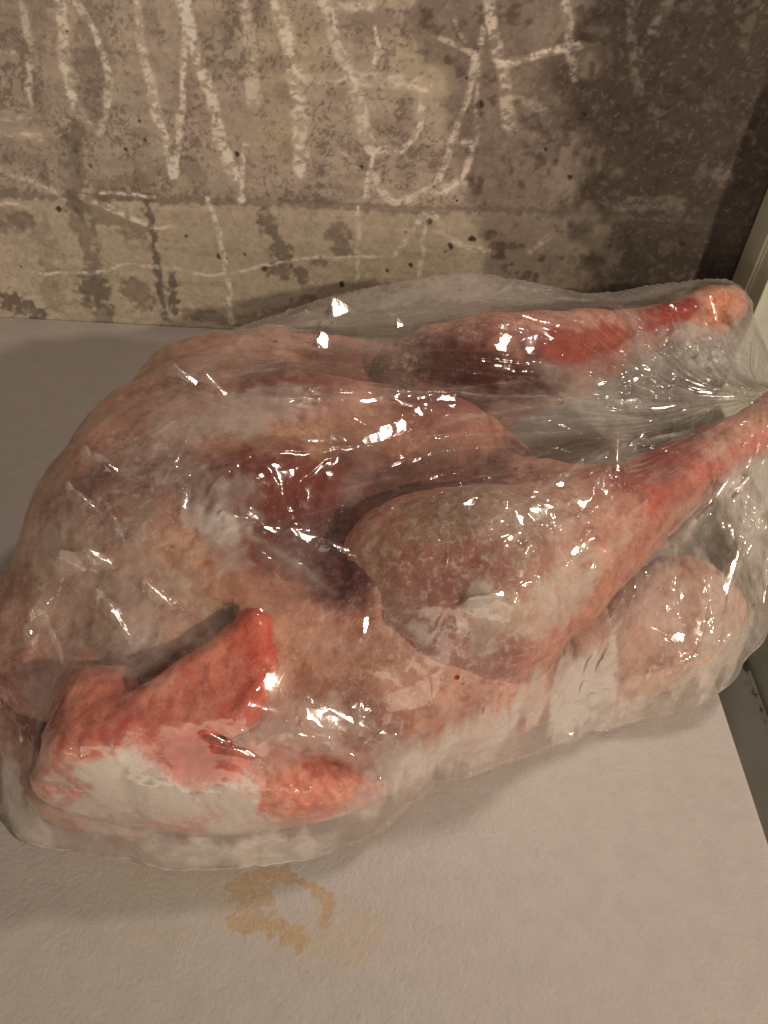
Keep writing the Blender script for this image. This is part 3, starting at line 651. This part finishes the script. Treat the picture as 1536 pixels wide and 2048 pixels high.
# ridge of air along the back and the gathered neck hold the film up
ridge = smooth_poly(L3((290, 752, .055), (380, 700, .068), (470, 662, .080), (560, 632, .092), (650, 602, .102), (790, 570, .122), (930, 552, .134), (1050, 568, .134), (1180, 592, .132), (1310, 576, .133), (1450, 562, .128), (1500, 600, .122)), 120)
for q in ridge:
    d = np.hypot(GX - q[0], GY - q[1]); obst = np.maximum(obst, np.where(d < 0.006, q[2] - 0.2 * d, -1))
for q, z, rr in [(NECK, .122, .012), (P(1180, 870, .118), .112, .004)]:
    d = np.hypot(GX - q[0], GY - q[1]); obst = np.maximum(obst, np.where(d < rr, z, -1))
tick('ray')
z = np.where(inside, np.maximum(obst, 0.09), ezg)
PR = 2.2
for it in range(1400):
    zn = 0.25 * (np.roll(z, 1, 0) + np.roll(z, -1, 0) + np.roll(z, 1, 1) + np.roll(z, -1, 1)) + 0.25 * H_ * H_ * PR
    z = np.where(inside, np.maximum(zn, obst), ezg)
for it in range(6):                            # plastic film is stiff: round the contact creases a little, upwards only
    zn = 0.25 * (np.roll(z, 1, 0) + np.roll(z, -1, 0) + np.roll(z, 1, 1) + np.roll(z, -1, 1)); z = np.where(inside, np.maximum(zn, obst), ezg)
tick('relax')
def samp(A, x, y):                             # cubic sampling on the grid
    u = np.clip((x - gx[0]) / H_, 1, len(gx) - 3.001); v = np.clip((y - gy[0]) / H_, 1, len(gy) - 3.001)
    i = np.floor(u).astype(int); j = np.floor(v).astype(int); fu = u - i; fv = v - j
    def w(t): return [(-t + 2 * t * t - t ** 3) / 2, (2 - 5 * t * t + 3 * t ** 3) / 2, (t + 4 * t * t - 3 * t ** 3) / 2, (-t * t + t ** 3) / 2]
    wu, wv = w(fu), w(fv); r = 0
    for b in range(4):
        for a in range(4): r = r + wv[b] * wu[a] * A[j + b - 1, i + a - 1]
    return r
def bl(A, k):
    for _ in range(k): A = (A + np.roll(A, 1, 0) + np.roll(A, -1, 0) + np.roll(A, 1, 1) + np.roll(A, -1, 1)) / 5
    return A
zs_ = np.where(inside, z, ezg)
def on_film(px, py):                           # where the photograph's ray meets the film
    d = raydir(px, py)
    for s in np.arange(0.35, 1.1, 0.002):
        q = CAM + d * s
        if gx[2] < q[0] < gx[-3] and gy[2] < q[1] < gy[-3]:
            i = int((q[0] - gx[0]) / H_); j = int((q[1] - gy[0]) / H_)
            if inside[j, i] and q[2] < zs_[j, i]: return q
    return P(px, py, 0.01)
# polar mesh
ss = np.r_[np.linspace(0, 0.8, 210), np.linspace(0.8, 1.0, 110)[1:]]
ss[0] = 0.002
S2, TH = np.meshgrid(ss, th, indexing='ij')
xx = cen[0] + S2 * rad * np.cos(TH); yy = cen[1] + S2 * rad * np.sin(TH); fx, fy = xx.ravel(), yy.ravel(); fq = np.c_[fx, fy]
base = samp(zs_, fx, fy); edge_f = sstep(1.0, 0.93, S2.ravel())
base = ez[None, :].repeat(len(ss), 0).ravel() * (1 - sstep(1.0, 0.985, S2.ravel())) + base * sstep(1.0, 0.985, S2.ravel())
topf = samp(bl(np.where(top > -0.5, top, 0.0), 2), fx, fy); gap = np.clip(base - topf, 0, 1)
tick('mesh')
wr = np.zeros(len(fq)); f3 = np.c_[fx, fy, base]
wq = fq + 0.01 * np.c_[fbm(fq, 16, 3, 91), fbm(fq, 16, 3, 92)]
def ridged(q, sc, seed): return 1 - np.abs(fbm(q, sc, 2, seed)) * 1.5
calm = sstep(-0.35, 0.6, fbm(fq, 11, 3, 95))
CR = [((1300, 1270), 170, 1.0), ((1250, 1300), 90, 1.0), ((150, 1180), 170, .8), ((150, 1600), 120, .5), ((1370, 690), 130, 1.0), ((720, 1470), 110, .45), ((1350, 1390), 80, .8), ((60, 1450), 110, .8), ((1480, 1050), 120, .6), ((400, 980), 130, .45), ((1250, 780), 90, .7), ((640, 650), 60, .7), ((780, 870), 60, .6), ((300, 1250), 120, .5)]
crm = 0.16 * calm
for (a, b), r, s in CR:
    c = on_film(a, b); d = np.linalg.norm(f3 - c, axis=1); crm = np.maximum(crm, s * sstep(1.3, 0.25, d / (r * 0.00037)))
c1 = ridged(wq, 34, 101); c2 = ridged(wq * [1.0, 0.7] + 3, 70, 103); c3 = ridged(wq, 150, 105)
wr += crm * (0.0024 * c1 + 0.0016 * c2 + 0.0007 * c3)
# folds that run to the gathered neck
dn = fq - NECK[:2]; rn = np.hypot(dn[:, 0], dn[:, 1]) + 1e-6; an = np.arctan2(dn[:, 1], dn[:, 0])
an_w = an + 0.05 * fbm(fq, 12, 3, 111)
tuck = np.c_[np.cos(an_w), np.sin(an_w)]
for sc, amp, R in ((7.0, 0.0034, .10), (14.0, 0.0020, .16), (27.0, 0.0010, .26)):
    wr += amp * (np.exp(-rn / R)) * sstep(0, .03, rn) * ridged(np.c_[tuck * 1.0, rn * 0.08], sc, 113 + int(sc)) * 1.4
# single creases (points, half width px, height mm)
tick('wr')
FOLDS = [([(975, 1098), (1060, 1075), (1130, 1052), (1200, 1020), (1240, 990)], 9, 3.0), ([(1110, 970), (1190, 925), (1290, 890), (1400, 862)], 7, 2.4), ([(1240, 955), (1250, 925), (1240, 990)], 6, 1.8),
 ([(980, 1095), (1000, 1050), (1060, 1000)], 6, 1.6), ([(1080, 1140), (1170, 1090)], 6, 1.8), ([(975, 1190), (1060, 1165), (1110, 1140)], 6, 1.3), ([(1230, 1000), (1365, 930)], 6, 1.8), ([(1240, 1150), (1320, 1100), (1500, 960)], 8, 2.2), ([(1200, 1310), (1280, 1180), (1350, 1090)], 8, 2.4),
 ([(450, 1035), (520, 1060), (600, 1075), (700, 1110), (760, 1140)], 9, 2.6), ([(420, 1020), (560, 1110), (660, 1190)], 6, 1.4), ([(1530, 835), (1200, 810), (900, 790), (600, 775)], 8, 2.2), ([(1530, 830), (1100, 740), (800, 690)], 8, 1.6),
 ([(280, 810), (400, 760), (540, 735), (700, 728)], 7, 2.0), ([(340, 790), (560, 800), (900, 790)], 6, 1.2), ([(1530, 850), (1200, 845), (930, 830), (870, 855)], 7, 1.6), ([(1240, 700), (1280, 660), (1210, 610)], 7, 1.6), ([(1275, 640), (1300, 700), (1330, 760)], 6, 1.5),
 ([(720, 1440), (790, 1490), (830, 1530), (860, 1572)], 9, 3.0), ([(600, 1400), (700, 1520), (850, 1575)], 7, 1.8), ([(640, 1410), (730, 1460)], 8, 2.0), ([(150, 1520), (200, 1590), (290, 1640)], 11, 3.2), ([(290, 1640), (305, 1600), (240, 1570)], 7, 2.0), ([(0, 1290), (60, 1330), (70, 1410)], 6, 1.6),
 ([(50, 1250), (100, 1200), (105, 1170)], 8, 2.2), ([(110, 1480), (140, 1520), (155, 1530)], 7, 2.0), ([(180, 1010), (240, 1050), (320, 1070)], 7, 1.6), ([(190, 930), (260, 945), (300, 970)], 6, 1.4), ([(1060, 1180), (1200, 1330), (1180, 1440)], 7, 1.8), ([(1240, 1180), (1310, 1270)], 6, 2.0),
 ([(1440, 1200), (1400, 1300), (1330, 1400)], 8, 2.2), ([(1530, 1080), (1460, 1180), (1420, 1330)], 8, 2.0), ([(1530, 930), (1420, 1060), (1370, 1150)], 9, 2.6), ([(1300, 1330), (1360, 1410)], 6, 1.8), ([(730, 1250), (800, 1300), (920, 1320)], 6, 1.2), ([(640, 1290), (760, 1300), (830, 1330)], 5, 1.0),
 ([(100, 1700), (30, 1560), (60, 1480)], 7, 1.6), ([(210, 1450), (300, 1390)], 5, 1.0), ([(330, 1230), (360, 1260), (420, 1330)], 5, 1.0), ([(300, 1100), (400, 1190)], 5, 1.0), ([(130, 1100), (260, 1180), (330, 1270)], 6, 1.3)]
hzf = np.zeros(len(fq))
rng = np.random.RandomState(12); RC = []
for _ in range(170):
    a, r = rng.uniform(0, 2 * np.pi), math.sqrt(rng.uniform(0.02, 0.9)); R = np.interp(a % (2 * np.pi), th % (2 * np.pi), rad, period=2 * np.pi) * r
    p0 = np.array([cen[0] + R * math.cos(a), cen[1] + R * math.sin(a)]); dr = NECK[:2] - p0
    an0 = math.atan2(dr[1], dr[0]) + rng.normal(0, .45) if rng.rand() < .65 else rng.uniform(0, 6.28)
    L = rng.uniform(.015, .075); bend = rng.normal(0, .3); pts = []
    for q in (0, .35, .7, 1): pts.append(p0 + L * q * np.array([math.cos(an0 + bend * q), math.sin(an0 + bend * q)]))
    RC.append((np.array(pts), rng.uniform(2.2, 5.5), rng.uniform(.5, 1.5)))
for k in range(46):                            # long taut lines drawn from the gathered neck
    a0 = rng.uniform(math.radians(128), math.radians(238)); r0, r1 = sorted(rng.uniform(.03, .50, 2)); 
    if r1 - r0 < .05: continue
    b0 = rng.normal(0, .10); RC.append((np.array([NECK[:2] + q * np.array([math.cos(a0 + b0 * q), math.sin(a0 + b0 * q)]) for q in np.linspace(r0, r1, 5)]), rng.uniform(2.2, 4.0), rng.uniform(.7, 1.4)))
for pts, w, mm in RC:
    pl = smooth_poly(pts, 16); lo = pl.min(0) - .012; hi = pl.max(0) + .012
    m = np.where((fx > lo[0]) & (fx < hi[0]) & (fy > lo[1]) & (fy < hi[1]))[0]
    if not len(m): continue
    d, t = seg_dist(fq[m] + 0.0008 * np.c_[fbm(fq[m], 140, 2, 7), fbm(fq[m], 140, 2, 8)], pl)
    w_ = w * .00042; env = np.clip(np.sin(np.pi * np.clip(t * .96 + .02, 0, 1)), 0, 1) ** .6
    wr[m] += mm * 1e-3 * env * np.exp(-(d / w_) ** 1.3); hzf[m] = np.maximum(hzf[m], 0.09 * env * np.exp(-d / w_))
for pts, w, mm in FOLDS:
    pl = smooth_poly([on_film(a, b) for a, b in pts]); lo = pl.min(0) - .03; hi = pl.max(0) + .03
    m = np.where((fx > lo[0]) & (fx < hi[0]) & (fy > lo[1]) & (fy < hi[1]))[0]
    if not len(m): continue
    d, t = seg_dist(f3[m] + 0.0012 * np.c_[fbm(fq[m], 120, 2, 7), fbm(fq[m], 120, 2, 8), np.zeros(len(m))], pl)
    w_ = w * 0.00034 * (0.8 + 0.5 * np.sin(t * 9 + mm)); env = np.clip(np.sin(np.pi * np.clip(t * .94 + .03, 0, 1)), 0, 1) ** .5
    wr[m] += mm * 1e-3 * env * (np.exp(-(d / w_) ** 1.25) + 0.5 * np.exp(-(d / (w_ * 3.5)) ** 2)); hzf[m] = np.maximum(hzf[m], env * (0.16 * np.exp(-d / (w_ * .7)) + .07 * np.exp(-(d / (w_ * 4)) ** 2)))
# small flat facets shaped into the film, tilted at the lamps to give glints: (x, y, half length, half width, angle in the photograph)
pm = np.zeros(len(fq))
GLINT_FACET = [(680, 628, 14, 14, 0), (645, 695, 8, 12, 0), (800, 655, 5, 7, 0), (790, 862, 30, 12, 35), (835, 828, 14, 8, 40), (752, 877, 16, 9, 30), (905, 800, 20, 6, 10), (520, 1054, 34, 6, -15), (575, 1072, 30, 8, -12), (635, 1086, 30, 9, -15), (695, 1108, 26, 8, -18), (1050, 1055, 28, 24, 40), (1080, 1028, 18, 20, 0), (1015, 1082, 30, 8, 20), (1100, 1062, 40, 6, 15), (1185, 1000, 28, 15, 30), (1212, 985, 18, 13, 35), (1165, 1012, 20, 9, 30), (1150, 1105, 32, 8, 28), (1235, 940, 22, 5, 80), (1260, 895, 24, 4, 25), (1120, 972, 30, 4, 25), (1000, 1190, 36, 4, 20), (1230, 1248, 24, 17, 80), (1222, 1285, 18, 13, 60), (1200, 1330, 22, 20, 60), (1190, 1400, 11, 11, 0), (1300, 1258, 34, 5, -45), (1340, 1285, 14, 13, 0), (1390, 1260, 28, 10, 70), (1360, 1320, 15, 11, 0), (1350, 1388, 18, 10, -60), (1180, 1352, 26, 8, 70), (1450, 1180, 36, 7, 65), (1500, 1240, 15, 7, 60), (1420, 1010, 26, 5, 35), (1475, 985, 18, 6, 35), (1330, 690, 16, 8, 30), (1372, 700, 14, 5, 0), (1290, 740, 20, 6, -50), (1250, 770, 18, 6, 10), (1200, 770, 10, 5, 0), (1310, 820, 32, 5, 2), (1400, 790, 14, 5, 0), (100, 1203, 26, 12, 75), (90, 1262, 20, 10, 40), (160, 1130, 24, 12, 20), (212, 1130, 14, 10, 0), (240, 1240, 26, 8, -40), (190, 1020, 26, 6, -25), (235, 1050, 22, 5, -50), (235, 942, 32, 5, -12), (50, 1440, 12, 10, 90), (18, 1387, 14, 4, -40), (150, 1520, 14, 10, -60), (185, 1570, 18, 9, -45), (230, 1610, 24, 9, -35), (275, 1642, 20, 9, -30), (300, 1620, 16, 7, 80), (440, 1480, 14, 5, -20), (482, 1505, 18, 5, -15), (735, 1458, 26, 5, -30), (762, 1480, 18, 9, 40), (800, 1502, 26, 5, -25), (843, 1548, 22, 4, -50), (660, 1440, 22, 18, -20), (730, 1255, 11, 6, 80), (220, 1718, 8, 8, 0), (107, 1663, 8, 5, 0), (275, 1733, 8, 6, 0), (392, 770, 28, 5, -12), (450, 790, 22, 4, -25), (372, 1010, 20, 6, 85), (330, 1200, 22, 6, -35), (120, 1300, 18, 6, -50), (1075, 1330, 12, 5, 30), (1130, 1270, 14, 6, 30), (940, 1010, 10, 6, 30)]
LP = [np.array(o.location) for o in (bpy.data.objects['room_lamp'], bpy.data.objects['ceiling_lamp'])]
for k, (a, b, hl, hw, ang_) in enumerate(GLINT_FACET):
    c = on_film(a, b); v = CAM - c; v /= np.linalg.norm(v)
    g = np.array([(samp(zs_, c[0] + e, c[1] + f) - samp(zs_, c[0] - e, c[1] - f)) / .006 for e, f in ((.003, 0), (0, .003))]).ravel()
    cand = []
    for l in LP:
        u = l - c; u /= np.linalg.norm(u); hN = u + v; cand.append(-hN[:2] / hN[2] - g)
    ds = min(cand, key=lambda q: np.linalg.norm(q) * (1.0 if q is cand[0] else 1.15))
    ds = ds * min(1, 1.1 / (np.linalg.norm(ds) + 1e-6))
    m = np.where((np.abs(fx - c[0]) < .035) & (np.abs(fy - c[1]) < .035) & (np.abs(base - c[2]) < .03))[0]
    if not len(m): continue
    # photo-plane axes of the patch laid onto the film
    ca, sa = math.cos(math.radians(ang_)), math.sin(math.radians(ang_)); ax = RT * ca + UP * sa; ay = -RT * sa + UP * ca
    rel = f3[m] - c; u = rel @ ax / (hl * .00068); w = rel @ ay / (hw * .00042); jt = 0.25 * fbm(fq[m], 170, 2, k)
    d = np.maximum(np.abs(u), np.abs(w)) * .5 + .5 * np.hypot(u, w) + jt; win = sstep(1.25, .8, d)
    pl = rel[:, :2] @ ds + np.linalg.norm(ds) * hw * .00050 * .9
    wr[m] = wr[m] * (1 - .85 * win) + np.maximum(pl, 0) * win; hzf[m] = np.maximum(hzf[m], 0.03 * win); pm[m] = np.maximum(pm[m], .8 * win)
tick('folds')

zt = np.maximum(base + wr * edge_f, topf + 0.0008 * (topf > 0.003)) 
# haze: clearer where the film lies on the skin, milkier where it stands off, frost inside in patches
nob = bl(np.where(top > -0.5, 0.0, 1.0), 10); nobf = np.clip(samp(nob, fx, fy), 0, 1)
hz = 0.042 + 0.07 * sstep(0.004, 0.040, gap) + 0.27 * sstep(.2, .95, nobf) * (0.75 + 0.35 * sstep(.15, .33, fx)) + hzf + 0.05 * fbm(fq, 25, 4, 121)
fine = fbm(fq, 140, 4, 123); mid = fbm(fq, 50, 4, 124)
FROST = [([(380, 830), (470, 820), (560, 810)], 55, .40), ([(360, 960), (410, 1010), (470, 1000)], 45, .30), ([(430, 1060), (460, 1130)], 30, .22), ([(1080, 1400), (1150, 1360), (1170, 1420)], 62, .60), ([(240, 1560), (300, 1580)], 40, .10), ([(150, 1620), (300, 1680), (450, 1705), (600, 1700)], 34, .30), ([(30, 1560), (60, 1640)], 45, .45), ([(560, 1470), (640, 1450)], 45, .30), ([(700, 1000), (760, 860)], 20, .12), ([(830, 1255), (850, 1280)], 14, .5), ([(960, 1200), (970, 1280)], 26, .35), ([(1040, 1240), (1130, 1210), (1160, 1190)], 34, .3),
         ([(540, 660), (650, 625), (780, 600), (930, 585), (1100, 600)], 52, .30), ([(360, 740), (450, 705), (600, 690), (740, 690)], 50, .22), ([(500, 770), (640, 760)], 40, -.04), ([(1500, 760), (1400, 700), (1500, 700)], 70, .2), ([(900, 1500), (1100, 1480), (1300, 1430)], 60, .14), ([(740, 1590), (800, 1530), (870, 1510), (960, 1470)], 60, .42), ([(300, 1710), (480, 1705), (640, 1690)], 40, .2), ([(800, 660), (700, 640)], 60, .12), ([(1500, 1000), (1480, 1150), (1450, 1300)], 90, .30), ([(1250, 1380), (1310, 1280), (1390, 1330), (1400, 1200)], 100, .24), ([(640, 960), (760, 1060)], 90, -.05), ([(700, 1100), (900, 960)], 60, -.05), ([(850, 740), (1000, 720), (1200, 700)], 75, -.10), ([(1340, 625), (1420, 610)], 50, -.10), ([(280, 1120), (180, 1250), (100, 1230)], 130, .16), ([(80, 1100), (170, 930)], 60, .10), ([(420, 890), (620, 890), (760, 890)], 30, .10), ([(900, 1120), (1050, 1050), (1000, 1240)], 110, .07), ([(200, 1150), (260, 1230)], 70, .12)]
for pts, r, s in FROST:
    pl = smooth_poly([on_film(a, b) for a, b in pts], 24); R_ = r * .0008
    m = np.where(np.all((f3 > pl.min(0) - R_) & (f3 < pl.max(0) + R_), axis=1))[0]
    if not len(m): continue
    d, t = seg_dist(f3[m], pl)
    hz[m] += s * sstep(1.2, 0.5, d / (r * 0.00040) + 0.42 * mid[m] + 0.40 * fine[m])
LINES = [([(1530, 832), (1200, 806), (950, 792), (700, 800), (480, 770)], 4, .30), ([(1530, 828), (1250, 775), (1000, 770), (830, 790)], 3.5, .26), ([(280, 808), (420, 762), (600, 735), (720, 728)], 4, .34), ([(1300, 845), (1100, 820), (950, 835), (860, 860)], 5, .26), ([(700, 660), (900, 672), (1100, 665)], 3, .25), ([(560, 795), (820, 785), (1000, 800)], 3, .24),
         ([(1520, 862), (1300, 885), (1230, 905), (1110, 965), (1060, 1010)], 4.5, .36), ([(420, 1025), (540, 1100), (680, 1195)], 5, .30), ([(1320, 740), (1270, 660), (1200, 600)], 5, .28), ([(600, 1285), (740, 1300), (840, 1325)], 4, .30), ([(340, 880), (335, 1010)], 8, .18), ([(450, 960), (470, 1080)], 10, .15), ([(1500, 940), (1380, 1060), (1240, 1250), (1180, 1330)], 7, .34), ([(1530, 1000), (1470, 1150), (1400, 1320)], 6, .34), ([(1280, 930), (1140, 1010), (980, 1096)], 4, .30),
         ([(730, 1440), (800, 1495), (862, 1574)], 5, .34), ([(590, 1400), (700, 1510), (850, 1580)], 7, .30), ([(640, 1405), (730, 1460), (720, 1500)], 8, .22), ([(20, 1200), (150, 1290), (270, 1420)], 4, .24), ([(140, 1150), (250, 1230), (330, 1300)], 4, .26), ([(60, 1340), (150, 1520), (290, 1650)], 6, .26), ([(300, 1110), (420, 1230), (500, 1290)], 4, .22), ([(880, 920), (1100, 870), (1400, 850)], 4, .20), ([(1000, 1180), (1200, 1110), (1420, 990)], 3.5, .26), ([(620, 1000), (820, 950), (1030, 930)], 4, .14), ([(330, 780), (560, 810), (780, 830)], 5, .2)]
for pts, r, s in LINES:
    pl = smooth_poly([on_film(a, b) for a, b in pts], 30); R_ = r * .0045
    m = np.where(np.all((f3 > pl.min(0) - R_) & (f3 < pl.max(0) + R_), axis=1))[0]
    if not len(m): continue
    d, t = seg_dist(f3[m], pl)
    hz[m] += 1.25 * s * np.clip(np.sin(np.pi * t), 0, 1) ** .5 * (np.exp(-(d / (r * .00036)) ** 1.5) + .22 * np.exp(-(d / (r * .0021)) ** 2)) * (0.75 + .5 * mid[m])
bd = np.zeros(len(fq))
for a, b, r in [(550, 684, 8), (643, 690, 10), (618, 687, 6), (920, 583, 6), (775, 655, 5), (690, 610, 6), (913, 1354, 8), (925, 1368, 5), (793, 1365, 6), (787, 1385, 7), (783, 1395, 4), (1030, 940, 5)]:
    r *= .62; c = on_film(a, b); d = np.linalg.norm(f3 - c, axis=1); bd = np.maximum(bd, 1.25 * sstep(1.6, 0.3, d / (r * 0.00042)))
# underside
sb = np.linspace(1.0, 0.003, 60)[1:]; Sb, THb = np.meshgrid(sb, th, indexing='ij')
bx = cen[0] + Sb * rad * np.cos(THb); by = cen[1] + Sb * rad * np.sin(THb)
over = sstep(XR + .01, XR + .10, bx)
bz = 0.0016 + over * 0.075 * sstep(.30, .50, by)
bz = bz * sstep(1.0, 0.86, Sb) + ez[None, :] * (1 - sstep(1.0, 0.86, Sb))
vv = np.vstack([np.c_[fx, fy, zt], np.c_[bx.ravel(), by.ravel(), bz.ravel()]])
ff = grid_faces(len(ss) + len(sb), NT_, True)[:, ::-1]
film = make_mesh('film', vv, ff, MB)
attr_f(film, 'crumple', np.r_[np.clip((0.02 + 0.80 * crm) * (1 - pm), 0, 1), np.full(bx.size, 0.3)])
attr_f(film, 'haze', np.r_[np.clip(hz, 0.03, .92), np.full(bx.size, 0.12)]); attr_f(film, 'blood', np.r_[bd, np.zeros(bx.size)])
tick('film')
bag = bpy.data.objects.new('plastic_bag', None); C.objects.link(bag); bag.location = (0.06, 0.46, 0)
tag(bag, 'crinkled clear plastic bag gathered at the right, wrapped around the frozen bird', 'bag')
child(film, bag)
# the twisted neck beyond the gather
n = 72; rows = []; axis = [NECK + np.array([-.002, 0, .0]), NECK + np.array([.006, .0, .004]), NECK + np.array([.014, .001, .008]), NECK + np.array([.024, .002, .006]), NECK + np.array([.030, .003, .0])]
for i, (c, r) in enumerate(zip(axis, [.016, .006, .0055, .013, .022])):
    a = np.linspace(0, 2 * np.pi, n, endpoint=False); rr = r * (1 + .22 * np.sin(a * 9 + i * .8) + .12 * np.sin(a * 17 + i))
    rows.append(np.c_[np.full(n, c[0]) + .003 * np.sin(a * 5), c[1] + rr * np.cos(a), c[2] + .6 * rr * np.sin(a)])
nk = make_mesh('twisted_neck', np.vstack(rows), grid_faces(len(rows), n, True), MB)
attr_f(nk, 'crumple', np.full(n * len(rows), .5)); attr_f(nk, 'haze', np.full(n * len(rows), .45)); attr_f(nk, 'blood', np.zeros(n * len(rows))); child(nk, bag)
